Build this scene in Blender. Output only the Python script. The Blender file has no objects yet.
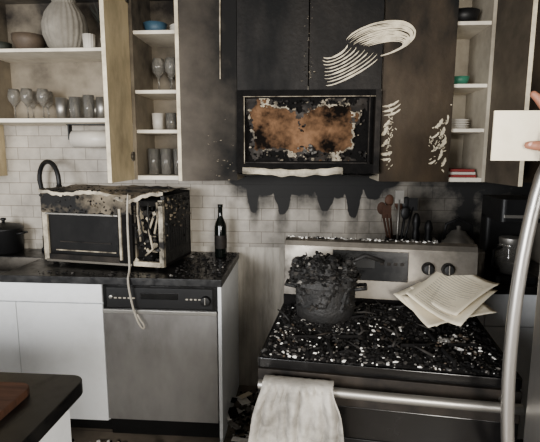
import bpy, bmesh, math, random
from mathutils import Vector, Matrix, noise
random.seed(7)
R=random.random
def U(a,b): return a+(b-a)*R()
COL=bpy.context.scene.collection
def lin(c):
    return tuple([((x/255)/12.92 if x/255<=.04045 else ((x/255+.055)/1.055)**2.4) for x in c])+(1.0,)

# ---------------------------------------------------------------- materials
def newmat(name):
    m=bpy.data.materials.new(name); m.use_nodes=True
    nt=m.node_tree; b=nt.nodes["Principled BSDF"]
    return m,nt,b
def N(nt,t,**k):
    n=nt.nodes.new(t)
    for a,v in k.items(): setattr(n,a,v)
    return n
def math_(nt,op,a,b=None,c=None,clamp=False):
    n=N(nt,'ShaderNodeMath',operation=op); n.use_clamp=clamp
    for i,x in enumerate((a,b,c)):
        if x is None: continue
        if isinstance(x,(int,float)): n.inputs[i].default_value=x
        else: nt.links.new(x,n.inputs[i])
    return n.outputs[0]
def mix_(nt,f,a,b):
    n=N(nt,'ShaderNodeMix',data_type='RGBA')
    if isinstance(f,(int,float)): n.inputs[0].default_value=f
    else: nt.links.new(f,n.inputs[0])
    for i,x in ((6,a),(7,b)):
        if isinstance(x,tuple): n.inputs[i].default_value=x
        else: nt.links.new(x,n.inputs[i])
    return n.outputs[2]
def ramp01(nt,val,a,b,lo=0.,hi=1.):
    n=N(nt,'ShaderNodeMapRange',interpolation_type='SMOOTHSTEP')
    nt.links.new(val,n.inputs[0])
    n.inputs[1].default_value=a;n.inputs[2].default_value=b;n.inputs[3].default_value=lo;n.inputs[4].default_value=hi
    return n.outputs[0]
def noise_(nt,pos,scale,detail=5,stretch=None,rough=.6):
    if stretch:
        mp=N(nt,'ShaderNodeMapping'); mp.inputs['Scale'].default_value=stretch
        nt.links.new(pos,mp.inputs[0]); pos=mp.outputs[0]
    n=N(nt,'ShaderNodeTexNoise'); n.inputs['Scale'].default_value=scale; n.inputs['Detail'].default_value=detail
    n.inputs['Roughness'].default_value=rough
    nt.links.new(pos,n.inputs['Vector']); return n.outputs['Fac']
def sooty(name,base,dark,amount=.3,contrast=1.,scale=4.,z=None,x=None,rough=.5,metal=0.,stretch=None,bump=0.,bscale=60.,spec=.5,fine=.25):
    """paint / metal with smoke residue: factor from noise + optional height and x ramps"""
    m,nt,b=newmat(name)
    pos=N(nt,'ShaderNodeNewGeometry').outputs['Position']
    f=math_(nt,'MULTIPLY_ADD',noise_(nt,pos,scale,6,stretch),contrast*2,amount-contrast)
    f=math_(nt,'MULTIPLY_ADD',noise_(nt,pos,scale*7,4,stretch),fine,math_(nt,'SUBTRACT',f,fine*.5))
    sep=N(nt,'ShaderNodeSeparateXYZ'); nt.links.new(pos,sep.inputs[0])
    if z: f=math_(nt,'ADD',f,ramp01(nt,sep.outputs[2],z[0],z[1],0,z[2]))
    if x: f=math_(nt,'ADD',f,ramp01(nt,sep.outputs[0],x[0],x[1],0,x[2]))
    f=math_(nt,'ADD',f,0,clamp=True)
    nt.links.new(mix_(nt,f,lin(base),lin(dark)),b.inputs['Base Color'])
    b.inputs['Metallic'].default_value=metal
    nt.links.new(math_(nt,'MULTIPLY_ADD',f,.35,rough,clamp=True),b.inputs['Roughness'])
    b.inputs['Specular IOR Level'].default_value=spec
    if bump:
        bp=N(nt,'ShaderNodeBump'); bp.inputs['Strength'].default_value=bump; bp.inputs['Distance'].default_value=.004
        nt.links.new(noise_(nt,pos,bscale,5),bp.inputs['Height']); nt.links.new(bp.outputs[0],b.inputs['Normal'])
    return m
def glassm(name,c,rough,trans,ior=1.4):
    m,nt,b=newmat(name)
    pos=N(nt,'ShaderNodeNewGeometry').outputs['Position']
    nt.links.new(mix_(nt,noise_(nt,pos,20),lin(c),lin(tuple(v*.85 for v in c))),b.inputs['Base Color'])
    b.inputs['Transmission Weight'].default_value=trans; b.inputs['Roughness'].default_value=rough; b.inputs['IOR'].default_value=ior
    return m

M={}
M['cab_white']=sooty('cabinet_white_paint',(238,241,243),(150,148,142),.05,.35,3,rough=.35,z=(.6,.9,.1))
M['cab_int']=sooty('cabinet_interior_smoked',(150,138,118),(34,29,24),.34,.9,3,z=(1.85,2.45,.5),rough=.6)
M['cab_int_r']=sooty('cabinet_interior_smoked_right',(186,176,156),(72,63,51),.24,.7,3.5,z=(1.7,2.5,.4),rough=.6)
M['shelf']=sooty('shelf_white',(236,227,208),(120,108,90),.12,.6,5,z=(1.9,2.5,.3),rough=.5)
M['door_tan']=sooty('cabinet_door_heat_tanned',(206,188,150),(32,25,18),.22,1.2,4,z=(1.75,2.4,.2),rough=.55,stretch=(1,1,.5))
M['door_grey']=sooty('cabinet_door_grey_soot',(84,75,64),(7,6,5),.36,.9,2.3,z=(1.7,2.3,.2),rough=.45,x=(-.24,.03,.5),spec=.3)
M['door_black']=sooty('cabinet_door_charred',(30,24,18),(2,2,2),.75,1.2,2.2,rough=.38,z=(1.9,2.3,.1),spec=.22,stretch=(1.6,1,.6),bump=.5,bscale=45)
M['door_brown']=sooty('cabinet_door_brown_soot',(74,60,43),(3,3,2),.62,1.25,1.9,rough=.4,z=(1.6,2.3,.25),spec=.22,stretch=(1.5,1,.7),bump=.35,bscale=45)
M['door_greyr']=sooty('cabinet_door_grey_right',(104,93,78),(20,17,14),.38,.8,2.5,rough=.5,z=(1.8,2.4,.2),spec=.3)
M['edge_white']=sooty('door_edge_white',(236,222,192),(80,66,48),.22,1.0,8,z=(2.0,2.5,.3),rough=.5)
M['wipe']=sooty('wiped_paint',(226,212,182),(90,74,54),.12,.9,26,rough=.5)
M['char']=sooty('char',(20,18,17),(4,4,4),.5,1.,20,rough=.9,bump=1,bscale=80,spec=.2)
M['char_gloss']=sooty('char_crust',(28,26,24),(4,4,4),.5,1.2,24,rough=.45,bump=1,bscale=110,spec=.45)
M['ash']=sooty('ash_grey',(128,124,118),(40,38,36),.4,1.2,30,rough=.95)
M['ashd']=sooty('ash_dark',(54,51,48),(18,17,16),.4,1.2,30,rough=.95,spec=.2)
M['ashw']=sooty('ash_white',(238,235,228),(165,161,154),.15,1.,30,rough=.9)
M['black']=sooty('black_plastic',(12,12,13),(5,5,5),.3,.5,8,rough=.4,spec=.35)
M['blackgloss']=sooty('black_glass',(8,8,9),(24,22,20),.2,.6,6,rough=.14)
M['counter']=sooty('counter_black_granite',(14,14,15),(38,36,33),.15,1.1,22,rough=.28)
M['steel']=sooty('stainless_smoked',(196,193,186),(80,74,66),.28,.9,2.5,rough=.28,metal=.9,stretch=(.4,.4,2))
M['steel_dw']=sooty('stainless_dishwasher',(180,178,176),(72,68,63),.28,1.0,2.0,rough=.36,metal=.7,stretch=(1.2,1,.6),z=(.4,.85,.35))  # steel tone grades darker towards the top of the door
M['steel_dark']=sooty('stainless_burnt',(156,149,138),(15,12,10),.5,1.4,3.2,rough=.3,metal=.9)
M['frame_burnt']=sooty('burnt_frame',(50,43,36),(5,4,4),.6,1.1,9,rough=.45,metal=.2,spec=.3)
M['steel_clean']=sooty('stainless_fridge',(200,196,190),(112,107,100),.25,.5,2,rough=.25,metal=.95,stretch=(4,4,.3))
M['fridge_dark']=sooty('fridge_panel',(96,94,92),(50,48,46),.3,.4,2,rough=.4,metal=.6)
M['paper']=sooty('paper_cream',(236,225,198),(176,157,124),.12,.6,8,rough=.8)
M['ink']=sooty('paper_print',(176,168,150),(130,122,108),.2,.4,20,rough=.8)
M['towel']=sooty('towel_cloth',(182,177,167),(56,52,46),.32,1.4,7,rough=.95,bump=1,bscale=260)
M['wood']=sooty('walnut_board',(78,50,34),(34,21,15),.4,1.,6,rough=.6,stretch=(1,8,1),spec=.3)
M['wood_b']=sooty('wooden_bowl',(84,70,55),(34,28,22),.4,.8,9,rough=.6)
M['stone']=sooty('ribbed_stoneware',(144,138,126),(62,56,48),.35,.7,6,rough=.8)
M['ceramic']=sooty('white_ceramic',(206,200,188),(140,130,116),.15,.4,6,rough=.35)
M['blue']=sooty('blue_ceramic',(60,96,118),(32,48,58),.35,.5,6,rough=.4)
M['green']=sooty('green_ceramic',(50,120,94),(26,58,48),.25,.5,6,rough=.4)
M['red']=sooty('red_cover',(140,44,40),(66,24,22),.2,.5,6,rough=.6)
M['leaf']=sooty('dark_leaf',(40,44,34),(16,18,14),.4,.8,20,rough=.6)
M['glass']=glassm('drinking_glass',(218,214,205),.08,.88,1.35)
M['glassd']=glassm('dark_bottle_glass',(10,14,11),.1,.2)
M['skin']=sooty('skin',(158,104,80),(100,62,46),.25,.5,30,rough=.5)
M['nail']=sooty('nail',(205,160,145),(175,125,110),.2,.3,30,rough=.3)
M['sleeve']=sooty('sleeve_fabric',(40,42,48),(20,20,24),.3,.5,40,rough=.95)
M['wallpaint']=sooty('wall_behind_range',(190,183,170),(40,35,29),.25,1.1,3.5,rough=.7,stretch=(3,1,.5),z=(.3,1.0,.15))
M['ceiling']=sooty('ceiling_smoke',(80,72,62),(16,14,12),.5,.8,1.5,rough=.9)
M['room']=sooty('wall_smoke',(150,142,130),(70,63,54),.3,.6,1.5,rough=.8,z=(1.2,2.4,.5))
M['orange']=sooty('scorched_cavity',(126,94,68),(12,8,6),.52,1.6,7,rough=.85,spec=.12,fine=.8)
M['melt']=sooty('melted_plastic',(180,167,144),(26,21,17),.5,1.6,14,rough=.6)
M['burntwhite']=sooty('burnt_enamel',(158,143,118),(7,6,5),.80,1.5,3.2,rough=.5,fine=.5)
M['enamel']=sooty('scorched_enamel_edge',(206,194,170),(14,11,9),.45,1.5,7,rough=.5,fine=.6)
M['cord']=sooty('cord_grey',(176,169,155),(90,84,74),.25,.6,20,rough=.6)

def tile_mat():
    m,nt,b=newmat('subway_tile_smoked')
    pos=N(nt,'ShaderNodeNewGeometry').outputs['Position']
    sep=N(nt,'ShaderNodeSeparateXYZ'); nt.links.new(pos,sep.inputs[0])
    X,Z=sep.outputs[0],sep.outputs[2]
    cb=N(nt,'ShaderNodeCombineXYZ'); nt.links.new(X,cb.inputs[0]); nt.links.new(Z,cb.inputs[1])
    br=N(nt,'ShaderNodeTexBrick'); nt.links.new(cb.outputs[0],br.inputs['Vector'])
    br.inputs['Scale'].default_value=1; br.inputs['Brick Width'].default_value=.15; br.inputs['Row Height'].default_value=.075
    br.inputs['Mortar Size'].default_value=.0018; br.inputs['Color1'].default_value=lin((204,195,180)); br.inputs['Color2'].default_value=lin((192,183,168)); br.inputs['Mortar'].default_value=lin((132,121,105))
    f=math_(nt,'MULTIPLY_ADD',noise_(nt,pos,2.6,6),1.5,-.45)
    f=math_(nt,'MULTIPLY_ADD',noise_(nt,pos,14,5),.3,math_(nt,'SUBTRACT',f,.15))
    f=math_(nt,'ADD',f,ramp01(nt,X,-.7,.05,0,.2))  # tile tone gets darker from the left end towards the range
    nx=math_(nt,'MULTIPLY_ADD',noise_(nt,pos,10,2),.04,-.02)
    xx=math_(nt,'ADD',X,nx)
    thr=None
    for xi,amp,w in [(.10,.165,.042),(.285,.18,.052),(.37,.06,.06),(.55,.155,.056),(.72,.195,.046),(.84,.08,.06),(.19,.06,.05),(.63,.07,.05),(.46,.03,.05)]:
        d=math_(nt,'DIVIDE',math_(nt,'SUBTRACT',xx,xi),w)
        g=math_(nt,'POWER',math_(nt,'ABSOLUTE',d),3.2)
        g=math_(nt,'MULTIPLY',math_(nt,'EXPONENT',math_(nt,'MULTIPLY',g,-1.1)),amp)
        thr=g if thr is None else math_(nt,'MAXIMUM',thr,g)
    zz=math_(nt,'ADD',math_(nt,'ADD',Z,thr),math_(nt,'MULTIPLY',noise_(nt,pos,12,5),.05))
    xl=math_(nt,'MULTIPLY',ramp01(nt,X,-.08,.06),ramp01(nt,X,1.05,.86))
    f=math_(nt,'ADD',f,math_(nt,'MULTIPLY',math_(nt,'ADD',ramp01(nt,zz,1.36,1.395),ramp01(nt,zz,1.18,1.40,0,.4)),xl))
    f=math_(nt,'ADD',f,ramp01(nt,X,.85,1.3,0,.4))  # tile tone darkens again towards the right end of the wall
    f=math_(nt,'ADD',f,ramp01(nt,Z,1.2,1.5,0,.15),clamp=True)
    nt.links.new(mix_(nt,f,br.outputs['Color'],lin((10,9,8))),b.inputs['Base Color'])
    nt.links.new(math_(nt,'MULTIPLY_ADD',f,.5,.3,clamp=True),b.inputs['Roughness'])
    bp=N(nt,'ShaderNodeBump'); bp.inputs['Strength'].default_value=.4; bp.inputs['Distance'].default_value=.003; bp.invert=True
    nt.links.new(br.outputs['Fac'],bp.inputs['Height']); nt.links.new(bp.outputs[0],b.inputs['Normal'])
    return m
M['tile']=tile_mat()
def floor_mat():
    m,nt,b=newmat('floor_dirty_planks')
    pos=N(nt,'ShaderNodeNewGeometry').outputs['Position']
    br=N(nt,'ShaderNodeTexBrick'); nt.links.new(pos,br.inputs['Vector'])
    br.inputs['Scale'].default_value=1; br.inputs['Brick Width'].default_value=1.2; br.inputs['Row Height'].default_value=.14
    br.inputs['Mortar Size'].default_value=.002; br.inputs['Color1'].default_value=lin((140,130,117)); br.inputs['Color2'].default_value=lin((112,103,92)); br.inputs['Mortar'].default_value=lin((20,18,16))
    f=math_(nt,'MULTIPLY_ADD',noise_(nt,pos,6,8),1.8,-.65,clamp=True)
    nt.links.new(mix_(nt,f,br.outputs['Color'],lin((18,17,16))),b.inputs['Base Color'])
    b.inputs['Roughness'].default_value=.4
    return m
M['floor']=floor_mat()

# ---------------------------------------------------------------- mesh builder
_g=(1+5**.5)/2
ICO=[Vector(v).normalized() for v in [(-1,_g,0),(1,_g,0),(-1,-_g,0),(1,-_g,0),(0,-1,_g),(0,1,_g),(0,-1,-_g),(0,1,-_g),(_g,0,-1),(_g,0,1),(-_g,0,-1),(-_g,0,1)]]
ICF=[(0,11,5),(0,5,1),(0,1,7),(0,7,10),(0,10,11),(1,5,9),(5,11,4),(11,10,2),(10,7,6),(7,1,8),(3,9,4),(3,4,2),(3,2,6),(3,6,8),(3,8,9),(4,9,5),(2,4,11),(6,2,10),(8,6,7),(9,8,1)]
class MB:
    def __init__(s,name): s.n=name; s.v=[]; s.f=[]; s.mi=[]; s.sm=[]; s.mats=[]
    def mid(s,m):
        if m not in s.mats: s.mats.append(m)
        return s.mats.index(m)
    def add(s,vs,fs,mat,smooth=False,T=None):
        o=len(s.v); k=s.mid(mat)
        for v in vs:
            v=Vector(v); s.v.append(T@v if T is not None else v)
        for f in fs: s.f.append([i+o for i in f]); s.mi.append(k); s.sm.append(smooth)
    def box(s,a,b,mat,T=None):
        x0,y0,z0=a;x1,y1,z1=b
        s.add([(x0,y0,z0),(x1,y0,z0),(x1,y1,z0),(x0,y1,z0),(x0,y0,z1),(x1,y0,z1),(x1,y1,z1),(x0,y1,z1)],
              [(0,3,2,1),(4,5,6,7),(0,1,5,4),(1,2,6,5),(2,3,7,6),(3,0,4,7)],mat,False,T)
    def rbox(s,a,b,mat,r=.01,n=4,T=None):
        x0,y0,z0=a;x1,y1,z1=b; P=[]
        for cx,cy,a0 in ((x1-r,y1-r,0),(x0+r,y1-r,90),(x0+r,y0+r,180),(x1-r,y0+r,270)):
            for i in range(n+1):
                t=math.radians(a0+90*i/n); P.append((cx+r*math.cos(t),cy+r*math.sin(t)))
        L=len(P)
        s.add([(p[0],p[1],z0) for p in P]+[(p[0],p[1],z1) for p in P],
              [tuple(range(L))[::-1],tuple(range(L,2*L))]+[(i,(i+1)%L,L+(i+1)%L,L+i) for i in range(L)],mat,False,T)
    def lathe(s,c,prof,mat,n=24,T=None,smooth=True,rib=0,nr=0,capb=True,capt=False):
        vs=[];fs=[]
        for (r,z) in prof:
            for i in range(n):
                t=2*math.pi*i/n; rr=r*(1+rib*math.cos(nr*t))
                vs.append((c[0]+rr*math.cos(t),c[1]+rr*math.sin(t),c[2]+z))
        for j in range(len(prof)-1):
            for i in range(n):
                k=(i+1)%n; fs.append((j*n+i,j*n+k,(j+1)*n+k,(j+1)*n+i))
        if capb: fs.append(tuple(range(n))[::-1])
        if capt: fs.append(tuple(range((len(prof)-1)*n,len(prof)*n)))
        s.add(vs,fs,mat,smooth,T)
    def tube(s,pts,r,mat,n=10,T=None,caps=True,flat=1.):
        pts=[Vector(p) for p in pts]; L=len(pts)
        rs=r if isinstance(r,(list,tuple)) else [r]*L
        vs=[];fs=[]; prev=None
        for i,p in enumerate(pts):
            d=(pts[min(i+1,L-1)]-pts[max(i-1,0)]).normalized()
            if prev is None:
                a=Vector((0,0,1)) if abs(d.z)<.9 else Vector((1,0,0)); u=d.cross(a).normalized()
            else: u=(prev-d*prev.dot(d)).normalized()
            prev=u; w=d.cross(u)
            for k in range(n):
                t=2*math.pi*k/n; vs.append(p+u*math.cos(t)*rs[i]+w*math.sin(t)*rs[i]*flat)
        for i in range(L-1):
            for k in range(n):
                q=(k+1)%n; fs.append((i*n+k,i*n+q,(i+1)*n+q,(i+1)*n+k))
        if caps: fs.append(tuple(range(n))[::-1]); fs.append(tuple(range((L-1)*n,L*n)))
        s.add(vs,fs,mat,True,T)
    def ball(s,c,r,mat,T=None,n=12,sc=(1,1,1)):
        vs=[];fs=[]
        for j in range(1,n):
            p=math.pi*j/n
            for i in range(2*n):
                t=math.pi*i/n; vs.append((c[0]+r*sc[0]*math.sin(p)*math.cos(t),c[1]+r*sc[1]*math.sin(p)*math.sin(t),c[2]+r*sc[2]*math.cos(p)))
        m=2*n
        for j in range(n-2):
            for i in range(m): fs.append((j*m+i,(j+1)*m+i,(j+1)*m+(i+1)%m,j*m+(i+1)%m))
        vs.append((c[0],c[1],c[2]+r*sc[2])); vs.append((c[0],c[1],c[2]-r*sc[2])); a=len(vs)-2
        for i in range(m): fs.append((a,i,(i+1)%m)); fs.append((a+1,(n-2)*m+(i+1)%m,(n-2)*m+i))
        s.add(vs,fs,mat,True,T)
    def grid(s,fn,nu,nv,mat,smooth=True,T=None):
        vs=[fn(i/nu,j/nv) for j in range(nv+1) for i in range(nu+1)]
        fs=[(j*(nu+1)+i,j*(nu+1)+i+1,(j+1)*(nu+1)+i+1,(j+1)*(nu+1)+i) for j in range(nv) for i in range(nu)]
        s.add(vs,fs,mat,smooth,T)
    def chunk(s,p,r,mat,flat=1.,T=None):
        q=Matrix.Rotation(U(0,6.28),3,'Z')@Matrix.Rotation(U(-.5,.5),3,'X')
        ax,ay=U(.6,1.5),U(.5,1.)
        vs=[]
        for d in ICO:
            k=U(.55,1.3); vs.append(Vector(p)+q@Vector((d.x*r*ax*k,d.y*r*ay*k,d.z*r*flat*k)))
        s.add(vs,ICF,mat,False,T)
    def done(s,loc=(0,0,0),rz=0,bevel=0,solid=0,sub=0,parent=None):
        me=bpy.data.meshes.new(s.n); me.from_pydata([tuple(v) for v in s.v],[],s.f)
        for m in s.mats: me.materials.append(m)
        for p,k,sm in zip(me.polygons,s.mi,s.sm): p.material_index=k; p.use_smooth=sm
        me.update()
        o=bpy.data.objects.new(s.n,me); COL.objects.link(o)
        if parent: o.parent=parent
        else: o.location=loc; o.rotation_euler=(0,0,rz)
        if solid:
            k=o.modifiers.new('s','SOLIDIFY'); k.thickness=solid; k.offset=0
        if bevel:
            k=o.modifiers.new('b','BEVEL'); k.width=bevel; k.segments=2; k.limit_method='ANGLE'; k.angle_limit=.7
        if sub:
            k=o.modifiers.new('u','SUBSURF'); k.levels=sub; k.render_levels=sub
        return o
def RZ(x,y,z,a): return Matrix.Translation((x,y,z))@Matrix.Rotation(a,4,'Z')

# ---------------------------------------------------------------- room
m=MB('wall_back'); m.box((-2.6,0,.95),(1.8,.12,2.5),M['tile']); m.box((-2.6,.0,0),(1.8,.12,.95),M['wallpaint']); m.done()
m=MB('wall_right'); m.box((1.8,-4.6,0),(1.92,.12,2.5),M['room']); m.done()
m=MB('floor'); m.box((-2.6,-4.6,-.1),(1.92,.12,0),M['floor']); m.done()
m=MB('ceiling'); m.box((-2.6,-4.6,2.5),(1.92,.12,2.6),M['ceiling']); m.done()

# ---------------------------------------------------------------- upper cabinets
T_=.018
def carcass(name,x0,x1,z0,z1,shelves,mat,d=.33,ext=None,sides=(1,1)):
    m=MB(name); y1=-.002; y0=-d
    m.box((x0,y0,z0),(x0+T_,y1,z1),ext or mat); m.box((x1-T_,y0,z0),(x1,y1,z1),ext or mat)
    m.box((x0+T_,y0,z0),(x1-T_,y1,z0+.022),M['shelf']); m.box((x0+T_,y0,z1-.02),(x1-T_,y1,z1),mat)
    m.box((x0+T_,-.014,z0+.022),(x1-T_,y1,z1-.02),mat)
    for z in shelves: m.box((x0+T_,y0+.012,z-.018),(x1-T_,-.014,z),M['shelf'])
    return m
ZT=2.46
m=carcass('open_shelf_cabinet',-1.44,-.545,1.712,ZT,[2.112],M['cab_int']); m.done(bevel=.002)
def door(m,hx,hy,w,z0,z1,ang,mat,edge,t=.019,left=True,back=None):
    s=1 if left else -1
    T=RZ(hx,hy,0,-s*ang)
    x0,x1=(0,w) if left else (-w,0)
    m.box((x0+.0015,-t,z0),(x1-.0015,-.006,z1),mat,T)
    m.box((x0+.0015,-.006,z0),(x1-.0015,0,z1),back or mat,T)
    e=(w-.003) if left else -w+.003
    m.box((min(e,e+.002*s),-t-.0005,z0),(max(e,e+.002*s),.0005,z1),edge,T)
    return T
m=carcass('glassware_cabinet',-.535,.045,1.396,ZT,[1.671,1.885,2.196],M['cab_int'])
T=door(m,-.535,-.33,.30,1.396,ZT,math.radians(91),M['door_tan'],M['edge_white'],left=True,back=M['door_tan'])
for z in (1.50,2.33): m.box((.0,.0,z),(.035,.008,z+.05),M['steel_dark'],T); m.tube([(.03,.0,z+.025),(.03,.012,z+.025)],.017,M['steel_dark'],12,T)
T=door(m,.045,-.33,.315,1.396,ZT,math.radians(17),M['door_grey'],M['edge_white'],left=False,back=M['cab_int'])
m.box((-.318,-.021,1.396),(-.300,0.001,ZT),M['edge_white'],T)
m.tube([(-.09,-.026,1.93),(-.088,-.027,2.25),(-.084,-.028,2.46)],.0035,M['melt'],6,T)
for k in range(26):
    x=U(-.16,-.02); z=1.52+random.gauss(0,.1); m.chunk((x,-.0195,max(1.4,z)),U(.003,.007),M['melt'],.3,T)
m.done(bevel=.0015)

m=carcass('range_cabinet',.05,.81,1.877,ZT,[2.15],M['char'])
door(m,.05,-.33,.378,1.877,ZT,0,M['door_black'],M['frame_burnt'],left=True)
door(m,.81,-.33,.378,1.877,ZT,0,M['door_black'],M['frame_burnt'],left=False)
for k in range(70):
    x=random.choice([.42,.44])+random.gauss(0,.012); m.chunk((x,-.350,2.0+random.gauss(-.02,.05) if R()<.6 else U(1.89,2.4)),U(.002,.007),random.choice([M['melt'],M['frame_burnt']]),.3)
hoodcab=m.done(bevel=.0015)
def swirl(m,cx,cz,rx,rz,a0,a1,wd,y,tilt=.0,n=26,mat=None):
    L=[]; sd=U(0,50)
    for i in range(n+1):
        t=math.radians(a0+(a1-a0)*i/n); w=wd*math.sin(math.pi*min(1,max(.02,i/n)))**.5*(1+.9*noise.noise(Vector((i*.35,sd,0))))
        e=1+.04*noise.noise(Vector((i*.12,sd,5)))
        px,pz=rx*math.cos(t)*e,rz*math.sin(t)*e; nx,nz=math.cos(t),math.sin(t)
        for s_ in (-1,1):
            qx,qz=px+nx*w*s_*.5,pz+nz*w*s_*.5
            L.append((cx+qx*math.cos(tilt)-qz*math.sin(tilt),y,cz+qx*math.sin(tilt)+qz*math.cos(tilt)))
    m.add(L,[(2*i,2*i+1,2*i+3,2*i+2) for i in range(n)],mat or M['wipe'])
yd=-.3502
m2=MB('smear_marks')
for k in range(15):
    f=k/14
    swirl(m2,.79+.006*U(-1,1),2.125-.10*f*.5,.19*(1-.34*f)+.008*U(-1,1),.082*(1-.62*f),-80+14*U(-1,1),150-26*f+14*U(-1,1),.004+.006*R(),yd-.0001*k,.22,34)
for k in range(9):
    swirl(m2,.66-.012*k,1.985+.012*k,.17-.012*k,.035,195+12*U(-1,1),330+10*U(-1,1),.004+.004*R(),yd-.0001*k,.5,24)
m2.done(parent=hoodcab)
def stroke(m,x,z,l,a,w,y=yd):
    dx,dz=math.cos(a)*l/2,math.sin(a)*l/2
    P=[]; n=10
    for i in range(n+1):
        t=-1+2*i/n; e=math.sqrt(max(0.05,1-t*t))*U(.55,1.2)*w/2; b=.1*l*(t*t-.5)
        for s_ in (-1,1): P.append((x+dx*t-math.sin(a)*(e*s_+b),y,z+dz*t+math.cos(a)*(e*s_+b)))
    m.add(P,[(2*i,2*i+1,2*i+3,2*i+2) for i in range(n)],M['wipe'])
m=carcass('dish_cabinet',.815,1.375,1.396,ZT,[1.676,1.905,2.215],M['cab_int_r'],ext=M['cab_int_r'])
door(m,.815,-.33,.365,1.396,ZT,0,M['door_brown'],M['door_brown'],left=True)
door(m,1.375,-.33,.33,1.396,ZT,math.radians(94),M['door_greyr'],M['edge_white'],left=False,back=M['door_greyr'])
dishcab=m.done(bevel=.0015)
m2=MB('hand_wipe_marks')
for (x,z,l,a,w) in [(.862,1.80,.09,.35,.012),(.868,1.778,.10,.4,.012),(.872,1.755,.09,.35,.012),(.845,1.70,.05,.9,.02),(.838,1.665,.06,1.1,.026),(.838,1.60,.05,.9,.018),(.85,1.545,.06,.2,.02),(.845,1.515,.05,.1,.012),
    (1.115,1.70,.06,.9,.02),(1.135,1.66,.05,1.2,.02),(1.10,1.64,.05,.7,.014),(1.14,1.60,.07,1.1,.022),(1.105,1.575,.06,.8,.015),(1.13,1.54,.06,1.3,.016),(1.15,1.50,.05,1.2,.016),(1.08,1.61,.03,.8,.012),(1.155,1.72,.05,1.4,.012),(1.09,1.50,.04,.5,.012)]:
    stroke(m2,x,z,l,a,w)
for k in range(80):
    if R()<.5: x,z=min(1.17,1.12+random.gauss(0,.025)),1.6+random.gauss(0,.07)
    else: x,z=.85+abs(random.gauss(0,.018)),1.65+random.gauss(0,.10)
    stroke(m2,x,z,U(.006,.02),U(0,3),U(.003,.008))
m2.done(parent=dishcab)
m=carcass('corner_cabinet',1.395,1.795,1.396,ZT,[],M['door_greyr']); door(m,1.795,-.33,.4,1.396,ZT,0,M['door_brown'],M['door_brown'],left=False); m.done(bevel=.0015)
m=carcass('tall_side_cabinet',-1.91,-1.505,1.396,ZT,[],M['door_tan']); door(m,-1.91,-.33,.41,1.396,ZT,0,M['door_tan'],M['door_tan']); m.done(bevel=.0015)

# ---------------------------------------------------------------- over-the-range microwave
m=MB('range_hood_microwave')
x0,x1,z0,z1=.056,.804,1.44,1.87; yf=-.40
F=M['frame_burnt']
m.box((x0,yf+.05,z0),(x1,-.004,z1),M['char'])
m.box((x0,yf,z0),(x0+.035,yf+.05,z1),M['char']); m.box((x1-.028,yf,z0),(x1,yf+.05,z1),F)
m.box((x0+.035,yf,z1-.03),(x1-.028,yf+.05,z1),M['char']); m.box((x0+.035,yf,z0),(x1-.028,yf+.05,z0+.05),M['char'])
m.box((x0+.035,yf-.004,z1-.035),(x1-.028,yf,z1-.032),M['melt'])
m.box((x0+.04,yf-.004,z0+.052),(x1-.05,yf,z0+.058),F); m.box((x0+.038,yf-.004,z0+.05),(x0+.041,yf,z1-.036),M['melt'])
m.box((x1-.060,yf-.004,z0+.05),(x1-.056,yf+.01,z1-.03),F)
def vent(u,v): 
    return (x0+.03+u*.53,yf-.012-.006*math.sin(v*math.pi),z0+.030-.034*v-.012*math.sin(u*3.1)**2+.008*noise.noise(Vector((u*9,v,2))))
m.grid(vent,40,5,M['enamel'])
def sag(u,v): return (x0+.0+u*.74,yf+.01+v*.2,z0-.004-.03*abs(noise.noise(Vector((u*7,v*3,8)))))
m.grid(sag,50,10,M['char_gloss'])
NX,NZ=150,84; lx0,lx1,lz0,lz1=.10,.74,1.505,1.83
def lin_f(x,z):
    return noise.noise(Vector((x*6+.3,z*7,2.0)))+.7*noise.noise(Vector((x*15,z*15,4)))+.5*noise.noise(Vector((x*40,z*40,7)))+.25*noise.noise(Vector((x*90,z*90,3)))
V=[]
for j in range(NZ+1):
    for i in range(NX+1):
        x=lx0+(lx1-lx0)*i/NX; z=lz0+(lz1-lz0)*j/NZ; V.append((x,yf+.036+.014*noise.noise(Vector((x*8,z*8,1)))+.006*noise.noise(Vector((x*30,z*30,1))),z))
Fs={0:[],1:[],2:[]}
for j in range(NZ):
    for i in range(NX):
        x=lx0+(lx1-lx0)*(i+.5)/NX; z=lz0+(lz1-lz0)*(j+.5)/NZ
        core=1-min(1,(abs((x-.25)/.14)**5+abs((z-1.672)/.125)**5)**.3) ; core2=1-min(1,(abs((x-.54)/.165)**5+abs((z-1.672)/.128)**5)**.3)
        n_=lin_f(x,z); c=max(core,core2)+.36*n_; n2=noise.noise(Vector((x*11,z*13,21)))
        q=(j*(NX+1)+i,j*(NX+1)+i+1,(j+1)*(NX+1)+i+1,(j+1)*(NX+1)+i)
        if c>.20: Fs[0].append(q)
        elif c>.07 and n2>-.05: Fs[1].append(q)
        elif c>.0: Fs[2].append(q)
m.add(V,Fs[0],M['orange']); 
m.add([(v[0],v[1]-.008-.016*abs(noise.noise(Vector((v[0]*20,v[2]*20,9)))),v[2]) for v in V],Fs[1],M['melt'])
m.add(V,Fs[2],M['frame_burnt'])
for k in range(70):
    x=U(.11,.73); z=random.choice([1.53,1.805])+random.gauss(0,.01)
    if R()<.3: x=random.choice([.12,.395,.70])+random.gauss(0,.012); z=U(1.52,1.8)
    m.chunk((x,yf+.03,max(1.51,min(1.82,z))),U(.004,.012),random.choice([M['melt'],M['char'],M['char'],M['ashd'],M['char']]),.7)
for k in range(20): m.chunk((U(.38,.48),yf+.022,U(1.53,1.59)),U(.006,.016),random.choice([M['ash'],M['ashd']]),.7)
m.done(bevel=0)

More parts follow.
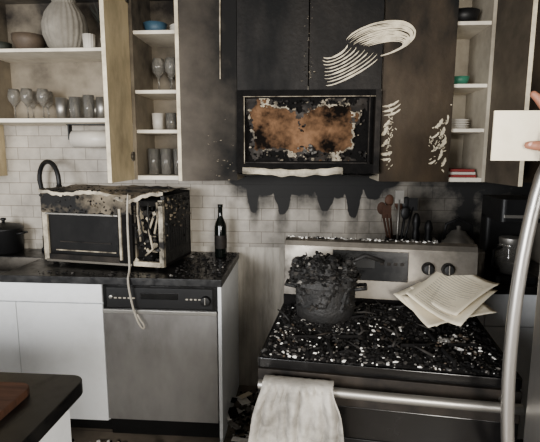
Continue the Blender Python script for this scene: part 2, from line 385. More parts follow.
# ---------------------------------------------------------------- base cabinets and counters
m=MB('sink_base_cabinet')
m.box((-2.2,-.60,.10),(-1.61,-.003,.872),M['cab_white']); m.box((-1.15,-.60,.10),(-.625,-.003,.872),M['cab_white']); m.box((-1.61,-.60,.10),(-1.15,-.003,.68),M['cab_white']); m.box((-1.61,-.60,.68),(-1.15,-.585,.872),M['cab_white'])
m.box((-2.2,-.54,0),(-.625,-.05,.10),M['black'])
m.box((-1.578,-.62,.768),(-.628,-.60,.868),M['cab_white'])
m.box((-1.098,-.62,.105),(-.628,-.60,.762),M['cab_white']); m.box((-1.578,-.62,.105),(-1.102,-.60,.762),M['cab_white']); m.box((-2.19,-.62,.105),(-1.582,-.60,.868),M['cab_white'])
m.done(bevel=.002)
m=MB('end_panel_cabinet')
m.box((-.018,-.62,0),(0,-.003,.874),M['cab_white']); m.done(bevel=.0015)
m=MB('kitchen_counter')
CZ0,CZ1=.876,.915
for a,b in [((-2.2,-.645),(-1.6,-.003)),((-1.16,-.645),(.008,-.003)),((-1.6,-.645),(-1.16,-.56)),((-1.6,-.24),(-1.16,-.003))]:
    m.box((a[0],a[1],CZ0),(b[0],b[1],CZ1),M['counter'])
kc=m.done(bevel=.003)
m=MB('sink_basin')
m.box((-1.598,-.558,.70),(-1.162,-.242,.71),M['steel_dark'])
for a,b in [((-1.6,-.56),(-1.594,-.24)),((-1.166,-.56),(-1.16,-.24)),((-1.6,-.56),(-1.16,-.554)),((-1.6,-.246),(-1.16,-.24))]:
    m.box((a[0],a[1],.70),(b[0],b[1],.912),M['steel_dark'])
m.done(parent=kc)
m=MB('range_side_cabinet')
m.box((.84,-.60,.10),(1.78,-.003,.874),M['cab_white']); m.box((.84,-.54,0),(1.78,-.05,.1),M['black'])
for i in range(2): m.box((.843+i*.47,-.62,.105),(.84+(i+1)*.47-.003,-.60,.70),M['cab_white']); m.box((.843+i*.47,-.62,.706),(.84+(i+1)*.47-.003,-.60,.868),M['cab_white'])
m.box((.832,-.645,.876),(1.79,-.003,.915),M['counter']); m.done(bevel=.002)

# ---------------------------------------------------------------- dishwasher
m=MB('dishwasher')
x0,x1=-.618,-.022
m.box((x0,-.60,.1),(x1,-.02,.872),M['black'])
m.box((x0,-.632,.125),(x1,-.60,.725),M['steel_dw'])
m.box((x0,-.628,.73),(x1,-.60,.87),M['blackgloss'])
m.box((x0,-.640,.722),(x1,-.60,.742),M['steel'])
m.box((x0+.02,-.631,.752),(x1-.02,-.627,.858),M['black'])
m.box((x0+.0,-.60,.02),(x1,-.56,.118),M['black'])
m.box((x0+.20,-.634,.80),(x1-.20,-.630,.835),M['blackgloss'])
for k in range(5): m.box((x0+.06+k*.024,-.634,.80),(x0+.075+k*.024,-.630,.808),M['cord'])
for k in range(4): m.box((x1-.16+k*.022,-.634,.80),(x1-.147+k*.022,-.630,.808),M['cord'])
m.tube([(x1-.055,-.628,.80),(x1-.055,-.655,.80)],[.027,.024],M['black'],20); m.box((x1-.058,-.660,.785),(x1-.052,-.652,.822),M['steel'])
m.tube([(x0+.045,-.628,.81),(x0+.045,-.640,.81)],.010,M['steel'],14)
m.done(bevel=.002)

# ---------------------------------------------------------------- countertop microwave (burnt)
m=MB('countertop_microwave')
W,D,H=.74,.36,.43
m.box((0,.02,.02),(.02,D,H-.02),M['char']); m.box((W-.02,.02,.02),(W,D,H-.03),M['char_gloss'])
m.box((0,.02,.02),(W,D,.035),M['char']); m.box((0,D-.02,.02),(W,D,H-.02),M['char'])
def mtop(u,v): return (-.008+u*(W+.016),-.006+v*(D+.006),H-.004+.014*noise.noise(Vector((u*5,v*3,1)))+.006*noise.noise(Vector((u*19,v*9,4)))-.045*math.exp(-((u-.72)/.13)**2)*(1-v)**1.5-.016*math.exp(-((u-.2)/.1)**2)*(1-v))
m.box((.02,.02,H-.07),(W-.02,D,H-.055),M['char']); m.grid(mtop,70,24,M['burntwhite'])
def lip(u,v):
    p=mtop(u,0); return (p[0],p[1]-.001,p[2]-v*(.016+.016*abs(noise.noise(Vector((u*13,3,1))))))
m.grid(lip,90,3,M['enamel'])
m.box((.56,.02,.035),(.57,D-.02,H-.06),M['burntwhite'])
for fx in (.04,W-.06):
    for fy in (.04,D-.06): m.lathe((fx,fy,0),[(.015,0),(.018,.02)],M['black'],12,capt=True)
m.box((0,0,.025),(.03,.02,H-.04),M['enamel']); m.box((.03,0,.025),(.56,.02,.06),M['frame_burnt'])
def fpanel(u,v): return (.0+u*.56,-.004-.008*abs(noise.noise(Vector((u*8,v*3,4)))),H-.13+v*.105+.012*noise.noise(Vector((u*14,0,7)))*(1-v))
m.grid(fpanel,60,8,M['burntwhite']); m.box((.0,.0,H-.12),(.56,.02,H-.055),M['char'])
m.box((.03,-.010,H-.142),(.48,.0,H-.134),M['steel'])
m.box((.475,-.004,.03),(.56,.02,H-.13),M['char']); m.box((.487,-.014,.05),(.499,-.004,H-.10),M['enamel'])
m.box((.03,.012,.06),(.475,.018,H-.12),M['blackgloss'])
m.box((.02,-.012,.02),(.555,.0,.032),M['steel_dark'])
m.box((.10,.008,.13),(.42,.012,.135),M['frame_burnt']); m.box((.07,.008,.08),(.45,.012,.086),M['melt'])
m.box((W-.025,-.002,.02),(W,.02,H-.05),M['enamel'])
m.box((.56,-.002,.02),(W,.02,.045),M['enamel']); m.box((.56,-.002,H-.08),(W,.02,H-.055),M['char'])
m.box((.575,.03,.05),(.65,.2,.30),M['char']); m.box((.60,.0,.20),(.612,.03,.34),M['enamel'])
for k in range(130):
    m.chunk((U(.565,W-.02),U(.0,.05),U(.03,H-.07)),U(.006,.024),random.choice([M['enamel'],M['char'],M['char_gloss'],M['char'],M['char'],M['ashd']]),U(.4,1))
m.tube([(.63,.005,.08),(.68,-.006,.12),(.66,-.004,.22),(.69,0,.30)],.006,M['melt'],8)
for k in range(4):
    x=U(.58,.72); m.tube([(x,.0,H-.06),(x+U(-.01,.01),-.008,U(.25,.33)),(x+U(-.02,.02),-.004,U(.12,.22))],[.006,.004,.006],random.choice([M['melt'],M['burntwhite'],M['char_gloss']]),8)
for k in range(220):
    u,v=R(),R()*R(); p=mtop(u,v); m.chunk(p,U(.003,.012),random.choice([M['char'],M['burntwhite'],M['char_gloss'],M['char'],M['ashd'],M['ash'] if R()<.3 else M['char']]),.4)
for k in range(80):
    m.chunk((U(0,.56),-.006,H-.03-R()*.11),U(.003,.012),random.choice([M['char'],M['char_gloss'],M['burntwhite'],M['ashd']]),.8)
for k in range(90):
    m.chunk((W+.001,U(.02,D-.02),H-.04-R()*R()*.25),U(.004,.014),random.choice([M['char'],M['char_gloss'],M['burntwhite']]),.8)
for k in range(9): m.box((W-.001,.06+k*.028,.10),(W+.003,.072+k*.028,.24),M['black'])
m.done(loc=(-1.055,-.395,.917),rz=-.16,bevel=0)
m=MB('power_cord')
m.tube([(-.50,-.528,1.345),(-.505,-.54,1.25),(-.50,-.555,1.1),(-.49,-.575,.97),(-.478,-.61,.930),(-.47,-.662,.924),(-.462,-.668,.86),(-.455,-.662,.80),(-.44,-.658,.72),(-.415,-.658,.66),(-.395,-.658,.645),(-.39,-.658,.67),(-.415,-.66,.70),(-.43,-.66,.735)],.006,M['cord'],8)
m.done(sub=1)

m=MB('counter_debris')
for k in range(420):
    x=U(-.27,.0) if R()<.85 else U(-1.0,-.2); y=U(-.62,-.05) if x>-.27 else U(-.63,-.56)
    if (x+.085)**2+(y+.15)**2<.06**2: continue
    s=U(.003,.010)*(1.8 if R()<.08 else 1); m.chunk((x,y,.9158+s*.6),s,random.choice([M['char']]*9+[M['char_gloss']]*3+[M['ashd']]*3+[M['ash'] if R()<.5 else M['ashd']]),.5)
m.done()
m=MB('floor_debris')
for k in range(1600):
    x=U(-1.2,.30); y=U(-1.05,-.66) if x<.01 else U(-1.5,-.05)
    if R()<.35: x=U(.02,.28); y=U(-1.0,-.1)
    s=U(.004,.018)*(2.2 if R()<.06 else 1)
    if x>.01 and y<-.9 and x>.26: continue
    m.chunk((x,y,s*.5),s,random.choice([M['char']]*3+[M['ashd'],M['ash'],M['ash'],M['ashw'],M['ashw'],M['wood_b'],M['melt'],M['blue'] if R()<.2 else M['char']]),.4)
for k in range(30):
    x,y=U(-1.0,.14),U(-1.05,-.74)
    if k>20: x,y=U(.03,.16),U(-.8,-.3)
    l=U(.04,.11); a=U(0,3)
    T=RZ(x,y,.003+.003*k,a); m.box((0,0,0),(l,l*U(.3,.7),.003),random.choice([M['paper'],M['ash'],M['ashw'],M['char'],M['melt']]),T)
m.done()

# ---------------------------------------------------------------- range / stove
SL=(.343,-.90,0); SR=-.113
m=MB('kitchen_range')
W=.76
m.box((0,-.56,.03),(W,-.005,.89),M['char'])
for fx in (.05,W-.05):
    for fy in (-.5,-.06): m.lathe((fx,fy,0),[(.018,0),(.014,.03)],M['black'],10)
m.rbox((-.004,-.60,.885),(W+.004,-.0,.915),M['blackgloss'],.015)
prof=[(-.085,.915),(-.075,1.04),(-.062,1.165),(-.052,1.185),(-.03,1.193),(-.008,1.188),(0,1.17),(0,.915)]
vs=[(x,y,z) for x in (0,W) for (y,z) in prof]; n=len(prof)
m.add(vs,[(i,i+1,n+i+1,n+i) for i in range(n-1)]+[tuple(range(n))[::-1],tuple(range(n,2*n))],M['steel_dark'])
Tb=Matrix.Translation((0,-.076,1.04))@Matrix.Rotation(-math.atan2(.013,.125),4,'X')
m.box((.20,-.006,-.005),(.50,.004,.115),M['blackgloss'],Tb); m.box((.25,-.008,.045),(.37,-.004,.085),M['black'],Tb)
for k in range(4): m.box((.39+k*.026,-.008,.06),(.405+k*.026,-.005,.072),M['frame_burnt'],Tb)
for kx in (.055,.125,.575,.65):
    m.tube([(kx,0,.055),(kx,-.012,.055)],.025,M['frame_burnt'],22,Tb); m.tube([(kx,-.012,.055),(kx,-.034,.055)],[.021,.018],M['black'],22,Tb); m.box((kx-.002,-.037,.036),(kx+.002,-.030,.074),M['steel_dark'],Tb)
m.box((0,-.09,.915),(W,-.075,.96),M['char'])
m.box((.0,-.605,.785),(W,-.56,.882),M['frame_burnt'])
m.box((.0,-.60,.25),(W,-.56,.782),M['blackgloss']); m.box((.1,-.604,.36),(W-.1,-.60,.68),M['black'])
m.box((.0,-.60,.05),(W,-.56,.24),M['char'])
HZ=.855
m.tube([(.012,-.650,HZ),(.2,-.655,HZ),(W/2,-.657,HZ),(W-.2,-.655,HZ),(W-.012,-.650,HZ)],.0145,M['steel'],14)
for hx in (.05,W-.05): m.tube([(hx,-.60,HZ),(hx,-.65,HZ)],.011,M['steel'],10)
for gx in (.2,.56):
    for gy in (-.2,-.45):
        m.lathe((gx,gy,.915),[(.05,0),(.05,.012),(.0,.014)],M['char'],18)
        for a in range(4):
            c,s_=math.cos(a*math.pi/2+.2),math.sin(a*math.pi/2+.2)
            m.tube([(gx+.03*c,gy+.03*s_,.938),(gx+.12*c,gy+.12*s_,.938),(gx+.125*c,gy+.125*s_,.915)],.006,M['char'],6)
rng=m.done(loc=SL,rz=SR,bevel=.002)
m=MB('charred_debris')
def bed(u,v):
    x=.005+u*.75; y=-.595+v*.505
    e=min(u,1-u,v+.02,1-v+.3)*9; e=max(0,min(1,e))
    h=noise.noise(Vector((x*9,y*9,1)))*.5+.5; h2=noise.noise(Vector((x*40,y*40,3)))*.5+.5
    h3=noise.noise(Vector((x*110,y*110,5)))
    b=math.exp(-(((x-.19)/.19)**2+((y+.28)/.13)**2))*.035+math.exp(-(((x-.42)/.16)**2+((y+.16)/.1)**2))*.025
    return (x,y,.9155+e*(.002+.016*h*h+.010*h2+.006*h3+b))
def bz(x,y): return bed((x-.005)/.75,(y+.595)/.505)[2]
m.grid(bed,240,170,M['char'],smooth=False)
for k in range(4600):
    x=U(.01,.75); y=U(-.595,-.10); s=random.choice([.0015,.002,.003,.004,.005,.006,.008])*U(.7,1.4)
    q=R(); cl=noise.noise(Vector((x*7,y*7,11)))
    mt=M['ash'] if q<.05+max(0,cl)*.3 else (M['ashw'] if q>.975-max(0,cl)*.06 else (M['char'] if q<.6 else (M['ashd'] if q<.8 else M['char_gloss'])))
    if mt in (M['ash'],M['ashw']): s*=.65
    m.chunk((x,y,bz(x,y)+s*.2),s,mt,U(.3,.9))
for k in range(50):
    x=U(.03,.62); y=U(-.55,-.15); a=U(0,3.1); l=U(.03,.09); z=bz(x,y)+.006
    m.tube([(x,y,z),(x+l*.5*math.cos(a),y+l*.5*math.sin(a),z+U(0,.014)),(x+l*math.cos(a),y+l*math.sin(a),z+U(-.005,.014))],[U(.002,.005),.004,.002],random.choice([M['char'],M['char_gloss'],M['frame_burnt'],M['ashd']]),6)
for (cx,cy,nn,sg) in [(.615,-.40,110,.03),(.66,-.47,24,.025),(.1,-.5,30,.05),(.40,-.35,30,.06),(.35,-.55,60,.16),(.05,-.42,18,.02)]:
    for k in range(nn):
        x=cx+random.gauss(0,sg); y=max(-.59,cy+random.gauss(0,min(sg,.05))); 
        if .02<x<.74 and y<-.1: m.chunk((x,y,bz(x,y)+.005),U(.002,.008)*(2.0 if cx==.615 and R()<.25 else 1),random.choice([M['ashw'],M['ashw'],M['ash'],M['ash'],M['wood_b']]),.5)
for k in range(170):
    x=U(.0,.62); m.chunk((x,U(-.05,-.01),1.195),U(.002,.008),random.choice([M['ashw'],M['ash'],M['char']]),.5)
m.done(parent=rng)
m=MB('burnt_stockpot')
c=(.185,-.27,.945)
m.lathe(c,[(.09,0),(.106,.01),(.108,.05),(.109,.13),(.114,.145),(.110,.15),(.103,.135),(.098,.03)],M['char_gloss'],40)
for s_ in (-1,1):
    m.tube([(c[0]+s_*.105,c[1]-.03,c[2]+.115),(c[0]+s_*.145,c[1]-.025,c[2]+.12),(c[0]+s_*.145,c[1]+.025,c[2]+.12),(c[0]+s_*.105,c[1]+.03,c[2]+.115)],.007,M['char_gloss'],8)
def crust(u,v):
    a=u*2*math.pi; h=.05+v*.11; r=.106+.018*noise.noise(Vector((math.cos(a)*2.2,math.sin(a)*2.2,h*16)))+.010*noise.noise(Vector((math.cos(a)*7,math.sin(a)*7,h*50)))+.006*v
    return (c[0]+r*math.cos(a),c[1]+r*math.sin(a),c[2]+h)
m.grid(crust,110,30,M['char_gloss'],smooth=False)
def heap(u,v):
    a=u*2*math.pi; rr=v; r=.122*rr; n_=noise.noise(Vector((math.cos(a)*rr*3,math.sin(a)*rr*3,6)))+.6*noise.noise(Vector((math.cos(a)*rr*9,math.sin(a)*rr*9,2)))
    return (c[0]-.012+r*math.cos(a)*(1+.12*n_),c[1]+r*math.sin(a),c[2]+.135+.075*math.sqrt(max(0,1-rr**2.4))*(1+.5*n_))
m.grid(heap,90,34,M['char_gloss'],smooth=False)
for k in range(700):
    a=U(0,6.28); rr=math.sqrt(R()); p=heap(a/6.2832,rr)
    m.chunk((p[0],p[1],p[2]+.003),U(.002,.012),random.choice([M['char'],M['char'],M['char_gloss'],M['ashd'],M['ash'] if R()<.3 else M['char_gloss']]),U(.3,.9))
for k in range(300):
    p=crust(R(),R()); m.chunk(p,U(.002,.010),random.choice([M['char'],M['char_gloss'],M['char'],M['ashd'],M['frame_burnt']]),.6)
m.tube([(c[0]+.06,c[1]+.02,c[2]+.19),(c[0]+.14,c[1]+.05,c[2]+.225),(c[0]+.21,c[1]+.07,c[2]+.20)],.008,M['char_gloss'],8)
for k in range(20):
    a=U(0,6.28); r=U(.0,.09); x,y=c[0]-.02+r*math.cos(a),c[1]+r*math.sin(a); m.tube([(x,y,c[2]+.17),(x+U(-.04,.04),y+U(-.02,.02),c[2]+U(.2,.24))],[.006,.002],M['char'],6)
m.done(loc=SL,rz=SR)

m=MB('paper_sheets')
def sheet(cx,cy,cz,w,l,rz,rx,ry,curl,mat=M['paper'],lines=True):
    T=Matrix.Translation((cx,cy,cz))@Matrix.Rotation(rz,4,'Z')@Matrix.Rotation(rx,4,'X')@Matrix.Rotation(ry,4,'Y')
    f=lambda u,v,o=0:((u-.5)*w,(v-.5)*l,curl*((2*u-1)**2)+curl*.6*((2*v-1)**2)*math.sin(3*u+1)+o)
    m.grid(f,12,14,mat,True,T)
    if lines:
        for k in range(16):
            v=.1+k*.05; e=U(.6,.9)
            m.grid(lambda u,vv,v=v,e=e:f(.1+u*(e-.1),v+vv*.010,.0008),10,1,M['ink'],True,T)
sheet(.935,-1.12,1.000,.216,.27,-1.05,.28,.22,.016)
sheet(.965,-1.15,1.014,.216,.28,-.80,.26,.22,.026)
sheet(.945,-1.18,.987,.20,.26,-1.35,.16,.20,.014,lines=False)
sheet(.985,-1.125,1.032,.20,.26,-.95,.30,.16,.024)
m.done(solid=.0008)

m=MB('dish_towel')
def tw(u,v):
    L=.50; s=v*(L+.26); dn=(L-min(s,L))
    bunch=1-.16*math.exp(-(dn/.06)**2)
    x=.005+(.128+(u-.5)*.245*bunch+(u-.5)*.06*min(1,dn/.3))
    wave=.014*math.sin(u*15+3*dn+1)*min(1,dn/.05+.25)+.012*math.sin(u*29+9*dn)+.016*noise.noise(Vector((u*5,dn*14,2)))+.009*noise.noise(Vector((u*16,dn*40,2)))
    if s<L: z=HZ+.021-dn; y=-.684-abs(wave)*.9-.012*dn+.007*noise.noise(Vector((u*9,v*30,2)))
    elif s<L+.06: a=(s-L)/.06*math.pi; z=HZ+.021+.006*math.sin(a); y=-.658-.026*math.cos(a)-.15*abs(wave)
    else: z=HZ+.021-(s-L-.06); y=-.632
    x+=.02*noise.noise(Vector((u*2,dn*5,4)))*min(1,dn*5)
    z+=(.02*math.sin(u*7)+.008*math.sin(u*15))*min(1,dn/.4)
    return (x,y,z)
m.grid(tw,90,110,M['towel']); m.done(solid=.003,parent=rng)

# ---------------------------------------------------------------- fridge
m=MB('refrigerator')
fx0,fx1,fy0,fy1=.985,1.76,-2.46,-1.69
m.box((fx0+.06,fy0,.02),(fx1,fy1,1.76),M['fridge_dark'])
m.rbox((fx0,fy0+.003,.70),(fx0+.055,fy1-.003,1.755),M['steel_clean'],.012)
m.rbox((fx0,fy0+.003,.05),(fx0+.055,fy1-.003,.69),M['steel_clean'],.012)
hy=-1.735
P=[]
for i in range(21):
    t=i/20; z=.62+.92*t; P.append((fx0-.012-.055*math.sin(math.pi*t)**.6,hy,z))
m.tube(P,.0155,M['steel_clean'],16)
m.tube([(fx0-.012,hy,.62),(fx0+.005,hy,.62)],.015,M['steel_clean'],12); m.tube([(fx0-.012,hy,1.54),(fx0+.005,hy,1.54)],.015,M['steel_clean'],12)
m.done(bevel=.003)

# ---------------------------------------------------------------- small things
def wineglass(m,x,y,z,s=1.):
    m.lathe((x,y,z),[(.034*s,0),(.032*s,.003),(.005*s,.010),(.004*s,.075*s),(.012*s,.085*s),(.034*s,.115*s),(.038*s,.145*s),(.030*s,.185*s),(.0285*s,.185*s),(.036*s,.145*s),(.031*s,.117*s),(.0,.092*s)],M['glass'],20)
def tumbler(m,x,y,z,h=.11,r=.034,mt='glass'):
    m.lathe((x,y,z),[(r*.85,0),(r,h),(r-.002,h),(r*.85-.003,.008),(0,.008)],M[mt],20)
sa=1.7345
m=MB('wine_glasses')
for x,y in [(-1.29,-.2),(-1.20,-.22),(-1.115,-.2),(-1.24,-.1),(-1.15,-.09)]: wineglass(m,x,y,sa,.95)
m.done()
m=MB('stemware')
for x,y in [(-.42,-.2),(-.34,-.22),(-.38,-.1)]: wineglass(m,x,y,1.8855)
m.done()
m=MB('tumblers')
for i,x in enumerate((-.985,-.905,-.825,-.745,-.67,-.605)):
    for j,y in enumerate((-.24,-.15)): tumbler(m,x+U(-.004,.004),y,sa,U(.11,.14),.032,'steel' if (i+j)%3==0 else 'glass')
m.done()
m=MB('highball_glasses')
for x in (-.46,-.385,-.31,-.23):
    for y in (-.22,-.12): tumbler(m,x,y,1.4185,.15,.033)
m.done()
m=MB('water_glasses')
for x in (-.44,-.36,-.28): tumbler(m,x,-.18,1.6715,.10,.034,'ceramic' if x<-.4 else 'glass')
m.done()
m=MB('ribbed_vase'); m.lathe((-.965,-.18,2.113),[(.06,0),(.095,.03),(.118,.09),(.122,.15),(.105,.21),(.075,.255),(.06,.27),(.066,.29),(.058,.29),(.05,.26)],M['stone'],96,rib=.025,nr=24); m.done()
m=MB('wooden_bowl'); m.lathe((-1.19,-.18,2.113),[(.04,0),(.065,.02),(.085,.06),(.088,.10),(.082,.10),(.06,.03),(0,.015)],M['wood_b'],40,rib=.01,nr=20); m.done()
m=MB('salad_bowl'); m.lathe((-1.36,-.18,2.113),[(.03,0),(.05,.02),(.06,.06),(.055,.06),(.04,.03),(0,.015)],M['leaf'],40); m.done()
m=MB('fluted_cup'); m.lathe((-.80,-.24,2.113),[(.028,0),(.03,.01),(.034,.085),(.030,.085),(.026,.01),(0,.01)],M['ceramic'],48,rib=.05,nr=14); m.done()
m=MB('potted_plant'); m.lathe((-.71,-.2,2.113),[(.03,0),(.04,.07),(.036,.07),(.03,.06),(0,.06)],M['ceramic'],24)
for k in range(60):
    a=U(0,6.28); l=U(.08,.24); b=Vector((-.71,-.2,2.17)); d=Vector((math.cos(a)*.35,math.sin(a)*.35,1)).normalized()
    q=Vector((-d.y,d.x,0)).normalized()*.009
    e=b+d*l; mdl=b+d*l*.5
    m.add([b,mdl+q,e+Vector((math.cos(a)*.03,math.sin(a)*.03,-.01)),mdl-q],[(0,1,2,3)],M['leaf'])
m.done()
m=MB('blue_bowl'); m.lathe((-.44,-.17,2.197),[(.03,0),(.055,.03),(.068,.07),(.064,.07),(.05,.025),(0,.012)],M['blue'],32); m.done()
def plates(x,z,nm):
    m=MB(nm)
    for k in range(4): m.lathe((x,-.17,z+k*.013),[(.04,0),(.075,.014),(.072,.016),(.035,.006),(0,.006)],M['ceramic'],32)
    m.done()
plates(-.28,2.197,'stacked_plates'); plates(1.255,1.677,'stacked_saucers')
m=MB('green_bowl'); m.lathe((1.25,-.2,1.906),[(.025,0),(.045,.02),(.055,.05),(.051,.05),(.04,.02),(0,.01)],M['green'],32); m.done()
m=MB('dark_bowl'); m.lathe((1.25,-.18,2.216),[(.04,0),(.075,.03),(.09,.08),(.086,.08),(.06,.025),(0,.012)],M['black'],32); m.done()
m=MB('red_books')
for k in range(3): m.box((1.19+.004*k,-.30,1.419+k*.015),(1.34-.005*k,-.1,1.432+k*.015),[M['red'],M['ceramic'],M['red']][k])
m.done()
m=MB('paper_towel_roll')
m.tube([(-.965,-.16,1.625),(-.69,-.16,1.625)],.05,M['ceramic'],32); m.tube([(-.99,-.16,1.625),(-.665,-.16,1.625)],.008,M['black'],10)
for x in (-.985,-.67): m.box((x-.004,-.18,1.62),(x+.004,-.14,1.711),M['black'])
m.box((-.99,-.19,1.706),(-.665,-.13,1.7125),M['black']); m.done()
m=MB('kitchen_faucet')
bx,by=-1.235,-.075
m.lathe((bx,by,.9155),[(.028,0),(.026,.02),(.018,.03),(.018,.10),(.012,.11)],M['black'],20)
P=[(bx,by,1.0),(bx,by,1.30)]
for i in range(13):
    a=math.pi*i/12; P.append((bx+.09-.09*math.cos(a),by-.02-.10*(1-math.cos(a))*.5,1.375+.115*math.sin(a)))
P.append((bx+.18,by-.12,1.32)); m.tube(P,.014,M['black'],14); m.tube([(bx+.18,by-.12,1.35),(bx+.18,by-.12,1.27)],[.017,.021],M['black'],14)
m.tube([(bx+.018,by,1.0),(bx+.07,by-.03,1.03)],.006,M['black'],8); m.done()
m=MB('black_saucepan')
c=(-1.475,-.125,.9155)
m.lathe(c,[(.085,0),(.105,.01),(.108,.15),(.112,.155),(.108,.16),(.09,.175),(.03,.19),(.0,.192)],M['black'],36)
m.lathe((c[0],c[1],c[2]+.19),[(.01,0),(.008,.012),(.018,.02),(.016,.03),(0,.033)],M['black'],16)
for s_ in (-1,1): m.tube([(c[0]+s_*.10,c[1]-.03,c[2]+.125),(c[0]+s_*.135,c[1]-.022,c[2]+.13),(c[0]+s_*.135,c[1]+.022,c[2]+.13),(c[0]+s_*.10,c[1]+.03,c[2]+.125)],.007,M['black'],8)
m.done()
m=MB('soap_bottle'); m.lathe((-1.125,-.07,.9155),[(.03,0),(.032,.01),(.032,.13),(.014,.16),(.012,.18)],M['ceramic'],24,capt=True); m.tube([(-1.125,-.07,1.09),(-1.125,-.07,1.13),(-1.095,-.09,1.128)],.005,M['black'],8); m.done()
m=MB('wine_bottle'); m.lathe((-.085,-.15,.9155),[(.034,0),(.037,.01),(.037,.19),(.030,.215),(.015,.25),(.0135,.305),(.016,.31),(.016,.325)],M['glassd'],28,capt=True)
m.lathe((-.085,-.15,.915),[(.0376,.06),(.0376,.14)],M['frame_burnt'],28,capb=False); m.done()
m=MB('utensil_crock')
c=(.935,-.30,.9155)
m.lathe(c,[(.055,0),(.062,.01),(.065,.17),(.06,.17),(.055,.01),(0,.01)],M['black'],32)
U_=[(-.06,.0,.33,'spoon','wood'),(-.03,.02,.37,'spoon','wood'),(.0,-.01,.38,'spat','steel'),(.03,.01,.36,'spoon','black'),(.05,-.01,.34,'spat','black'),(.01,.03,.35,'spoon','wood'),(-.045,-.02,.30,'spat','wood'),(.02,-.03,.31,'spoon','black')]
for dx,dy,h,k,mt in U_:
    b=Vector(c)+Vector((dx*.3,dy*.3,.02)); e=Vector(c)+Vector((dx*1.5,dy*1.5,h)); m.tube([b,e],.006,M[mt],8)
    mm=M[mt]
    if k=='spoon': m.ball(e,.028,mm,n=8,sc=(.9,.3,1.25))
    else: m.box((e.x-.024,e.y-.003,e.z-.02),(e.x+.024,e.y+.003,e.z+.05),mm)
m.done()
for x,h in ((1.045,.30),(1.115,.26)):
    m=MB('pepper_mill'); m.lathe((x,-.26,.9155),[(.026,0),(.028,.02),(.02,.10),(.024,h*.62),(.016,h*.7),(.025,h*.82),(.018,h*.95),(.008,h)],M['black'],24); m.done()
m=MB('tea_kettle')
c=(1.30,-.20,.9155)
m.lathe(c,[(.08,0),(.095,.02),(.10,.08),(.085,.14),(.05,.175),(.045,.18),(.04,.19),(.01,.20),(.012,.22),(0,.225)],M['steel'],32)
m.tube([(c[0]-.08,c[1],c[2]+.14),(c[0]-.07,c[1],c[2]+.23),(c[0],c[1],c[2]+.265),(c[0]+.07,c[1],c[2]+.23),(c[0]+.08,c[1],c[2]+.14)],.009,M['black'],10)
m.tube([(c[0]-.085,c[1]-.02,c[2]+.08),(c[0]-.15,c[1]-.03,c[2]+.15)],[.018,.011],M['steel'],12); m.done()
m=MB('coffee_maker')
x0,y0=1.36,-.60
m.rbox((x0,y0,.916),(x0+.20,y0+.26,.95),M['black'],.02); m.rbox((x0,y0+.17,.95),(x0+.20,y0+.26,1.23),M['black'],.02); m.rbox((x0,y0,1.22),(x0+.20,y0+.26,1.33),M['black'],.02)
m.box((x0+.01,y0-.003,1.24),(x0+.19,y0,1.255),M['steel'])
m.lathe((x0+.09,y0+.085,.952),[(.05,0),(.068,.02),(.072,.09),(.05,.15),(.048,.17),(.045,.17),(.068,.09),(.06,.02),(0,.01)],M['glass'],28)
m.lathe((x0+.09,y0+.085,.952),[(.052,.15),(.054,.18),(0,.19)],M['steel'],28)
m.lathe((x0+.09,y0+.085,.955),[(.05,0),(.066,.02),(.068,.06),(0,.06)],M['black'],28)
m.tube([(x0+.03,y0+.04,1.09),(x0-.02,y0+.01,1.08),(x0-.022,y0+.01,1.0),(x0+.02,y0+.04,.98)],.008,M['black'],8); m.done(bevel=.002)
m=MB('steel_canister'); m.lathe((1.265,-.52,.9155),[(.055,0),(.06,.01),(.06,.14),(.055,.15),(.02,.16),(.012,.18),(0,.185)],M['steel'],28); m.done()

# ---------------------------------------------------------------- island, cutting board
m=MB('kitchen_island')
m.rbox((-1.6,-2.75,.875),(-.2,-1.645,.915),M['counter'],.045,8); m.box((-1.55,-2.7,.0),(-.235,-1.69,.875),M['cab_white']); m.done(bevel=.003)
m=MB('cutting_board')
m.rbox((-.78,-2.15,.9155),(-.30,-1.735,.936),M['wood'],.04,6); m.done(bevel=.003)
m=MB('serving_board')
m.rbox((-.98,-1.85,.9362),(-.43,-1.68,.955),M['wood_b'],.03,6,); m.done(bevel=.003)

# ---------------------------------------------------------------- hand with card
m=MB('greeting_card'); m.box((.803,-1.823,1.531),(.902,-1.8215,1.634),M['paper']); m.box((.803,-1.8205,1.531),(.902,-1.8195,1.634),M['paper']); m.done()
def fleshy(m,pts,rs,mat):
    for i in range(len(pts)-1):
        a=Vector(pts[i]); b=Vector(pts[i+1]); n=max(3,int((b-a).length/.004))
        for k in range(n+1):
            t=k/n; m.ball(a.lerp(b,t),rs[i]*(1-t)+rs[i+1]*t,mat,n=7)
m=MB('human_arm')
S=M['skin']
w=Vector((.930,-1.90,1.53))
fleshy(m,[w,(.923,-1.87,1.555),(.918,-1.85,1.58)],[.024,.027,.024],S)
fleshy(m,[w,(.915,-1.87,1.545),(.912,-1.85,1.56)],[.022,.022,.020],S)
fleshy(m,[w,(.928,-1.96,1.485),(.915,-2.08,1.40)],[.024,.028,.034],S)
fleshy(m,[(.914,-1.872,1.55),(.902,-1.852,1.560),(.888,-1.838,1.562),(.872,-1.832,1.563)],[.015,.012,.0105,.008],S)
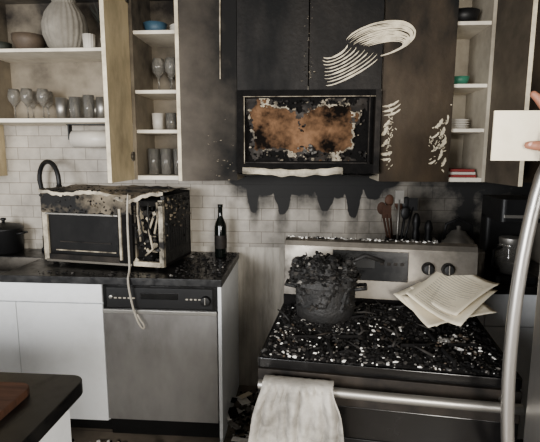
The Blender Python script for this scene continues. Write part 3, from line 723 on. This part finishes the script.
for P,rr in [([(.920,-1.86,1.575),(.916,-1.838,1.606),(.906,-1.820,1.640),(.893,-1.812,1.660),(.884,-1.811,1.668)],[.018,.0125,.0105,.0088,.0076]),
             ([(.922,-1.855,1.565),(.924,-1.825,1.590),(.918,-1.800,1.606),(.900,-1.798,1.612),(.886,-1.806,1.608)],[.018,.012,.010,.0088,.0075]),
             ([(.920,-1.855,1.555),(.924,-1.822,1.572),(.916,-1.797,1.582),(.896,-1.796,1.584),(.882,-1.805,1.580)],[.018,.0115,.0096,.0086,.0073]),
             ([(.918,-1.858,1.545),(.920,-1.827,1.554),(.912,-1.804,1.558),(.896,-1.802,1.558),(.886,-1.808,1.556)],[.016,.0105,.0088,.0078,.0068])]:
    fleshy(m,P,rr,S)
o=m.done()
r=o.modifiers.new('r','REMESH'); r.mode='VOXEL'; r.voxel_size=.0022; r.use_smooth_shade=True
k=o.modifiers.new('sm','SMOOTH'); k.factor=.5; k.iterations=3
m=MB('sleeve'); m.tube([(.931,-1.945,1.494),(.927,-1.99,1.467),(.914,-2.10,1.39),(.90,-2.2,1.33)],[.033,.037,.044,.05],M['sleeve'],24,caps=False); m.done(parent=o)
m=MB('thumb_nail'); m.ball((.875,-1.8395,1.5645),.006,M['nail'],n=8,sc=(1.1,.35,.8)); m.done(parent=o)

# ---------------------------------------------------------------- camera and light
cd=bpy.data.cameras.new('camera'); co=bpy.data.objects.new('camera',cd); COL.objects.link(co)
cd.sensor_width=36; cd.lens=452/540*36; cd.clip_start=.02
y,p,rl=.071,.149,.003
fw=Vector((-math.sin(y)*math.cos(p),math.cos(y)*math.cos(p),-math.sin(p))); rt=Vector((math.cos(y),math.sin(y),0)); up=rt.cross(fw)
r2=rt*math.cos(rl)+up*math.sin(rl); u2=up*math.cos(rl)-rt*math.sin(rl)
mt=Matrix((r2,u2,-fw)).transposed().to_4x4(); mt.translation=(.405,-2.82,1.545); co.matrix_world=mt
bpy.context.scene.camera=co
w=bpy.data.worlds.new('world'); bpy.context.scene.world=w; w.use_nodes=True
w.node_tree.nodes['Background'].inputs[0].default_value=(.92,.91,.89,1); w.node_tree.nodes['Background'].inputs[1].default_value=.55
def area(name,loc,tgt,sx,sy,e,c):
    l=bpy.data.lights.new(name,'AREA'); l.shape='RECTANGLE'; l.size=sx; l.size_y=sy; l.energy=e; l.color=c
    o=bpy.data.objects.new(name,l); COL.objects.link(o); o.location=loc; o.rotation_euler=(Vector(tgt)-Vector(loc)).to_track_quat('-Z','Y').to_euler()
area('window_light',(-1.5,-4.5,1.45),(-.5,0,.7),1.6,1.3,235,(.98,.985,1))
area('fill_light',(1.3,-4.4,1.7),(.3,0,1.1),1.0,.8,135,(1,.95,.87))  # added fill lamp behind right, lifts faces the window lamp leaves dark
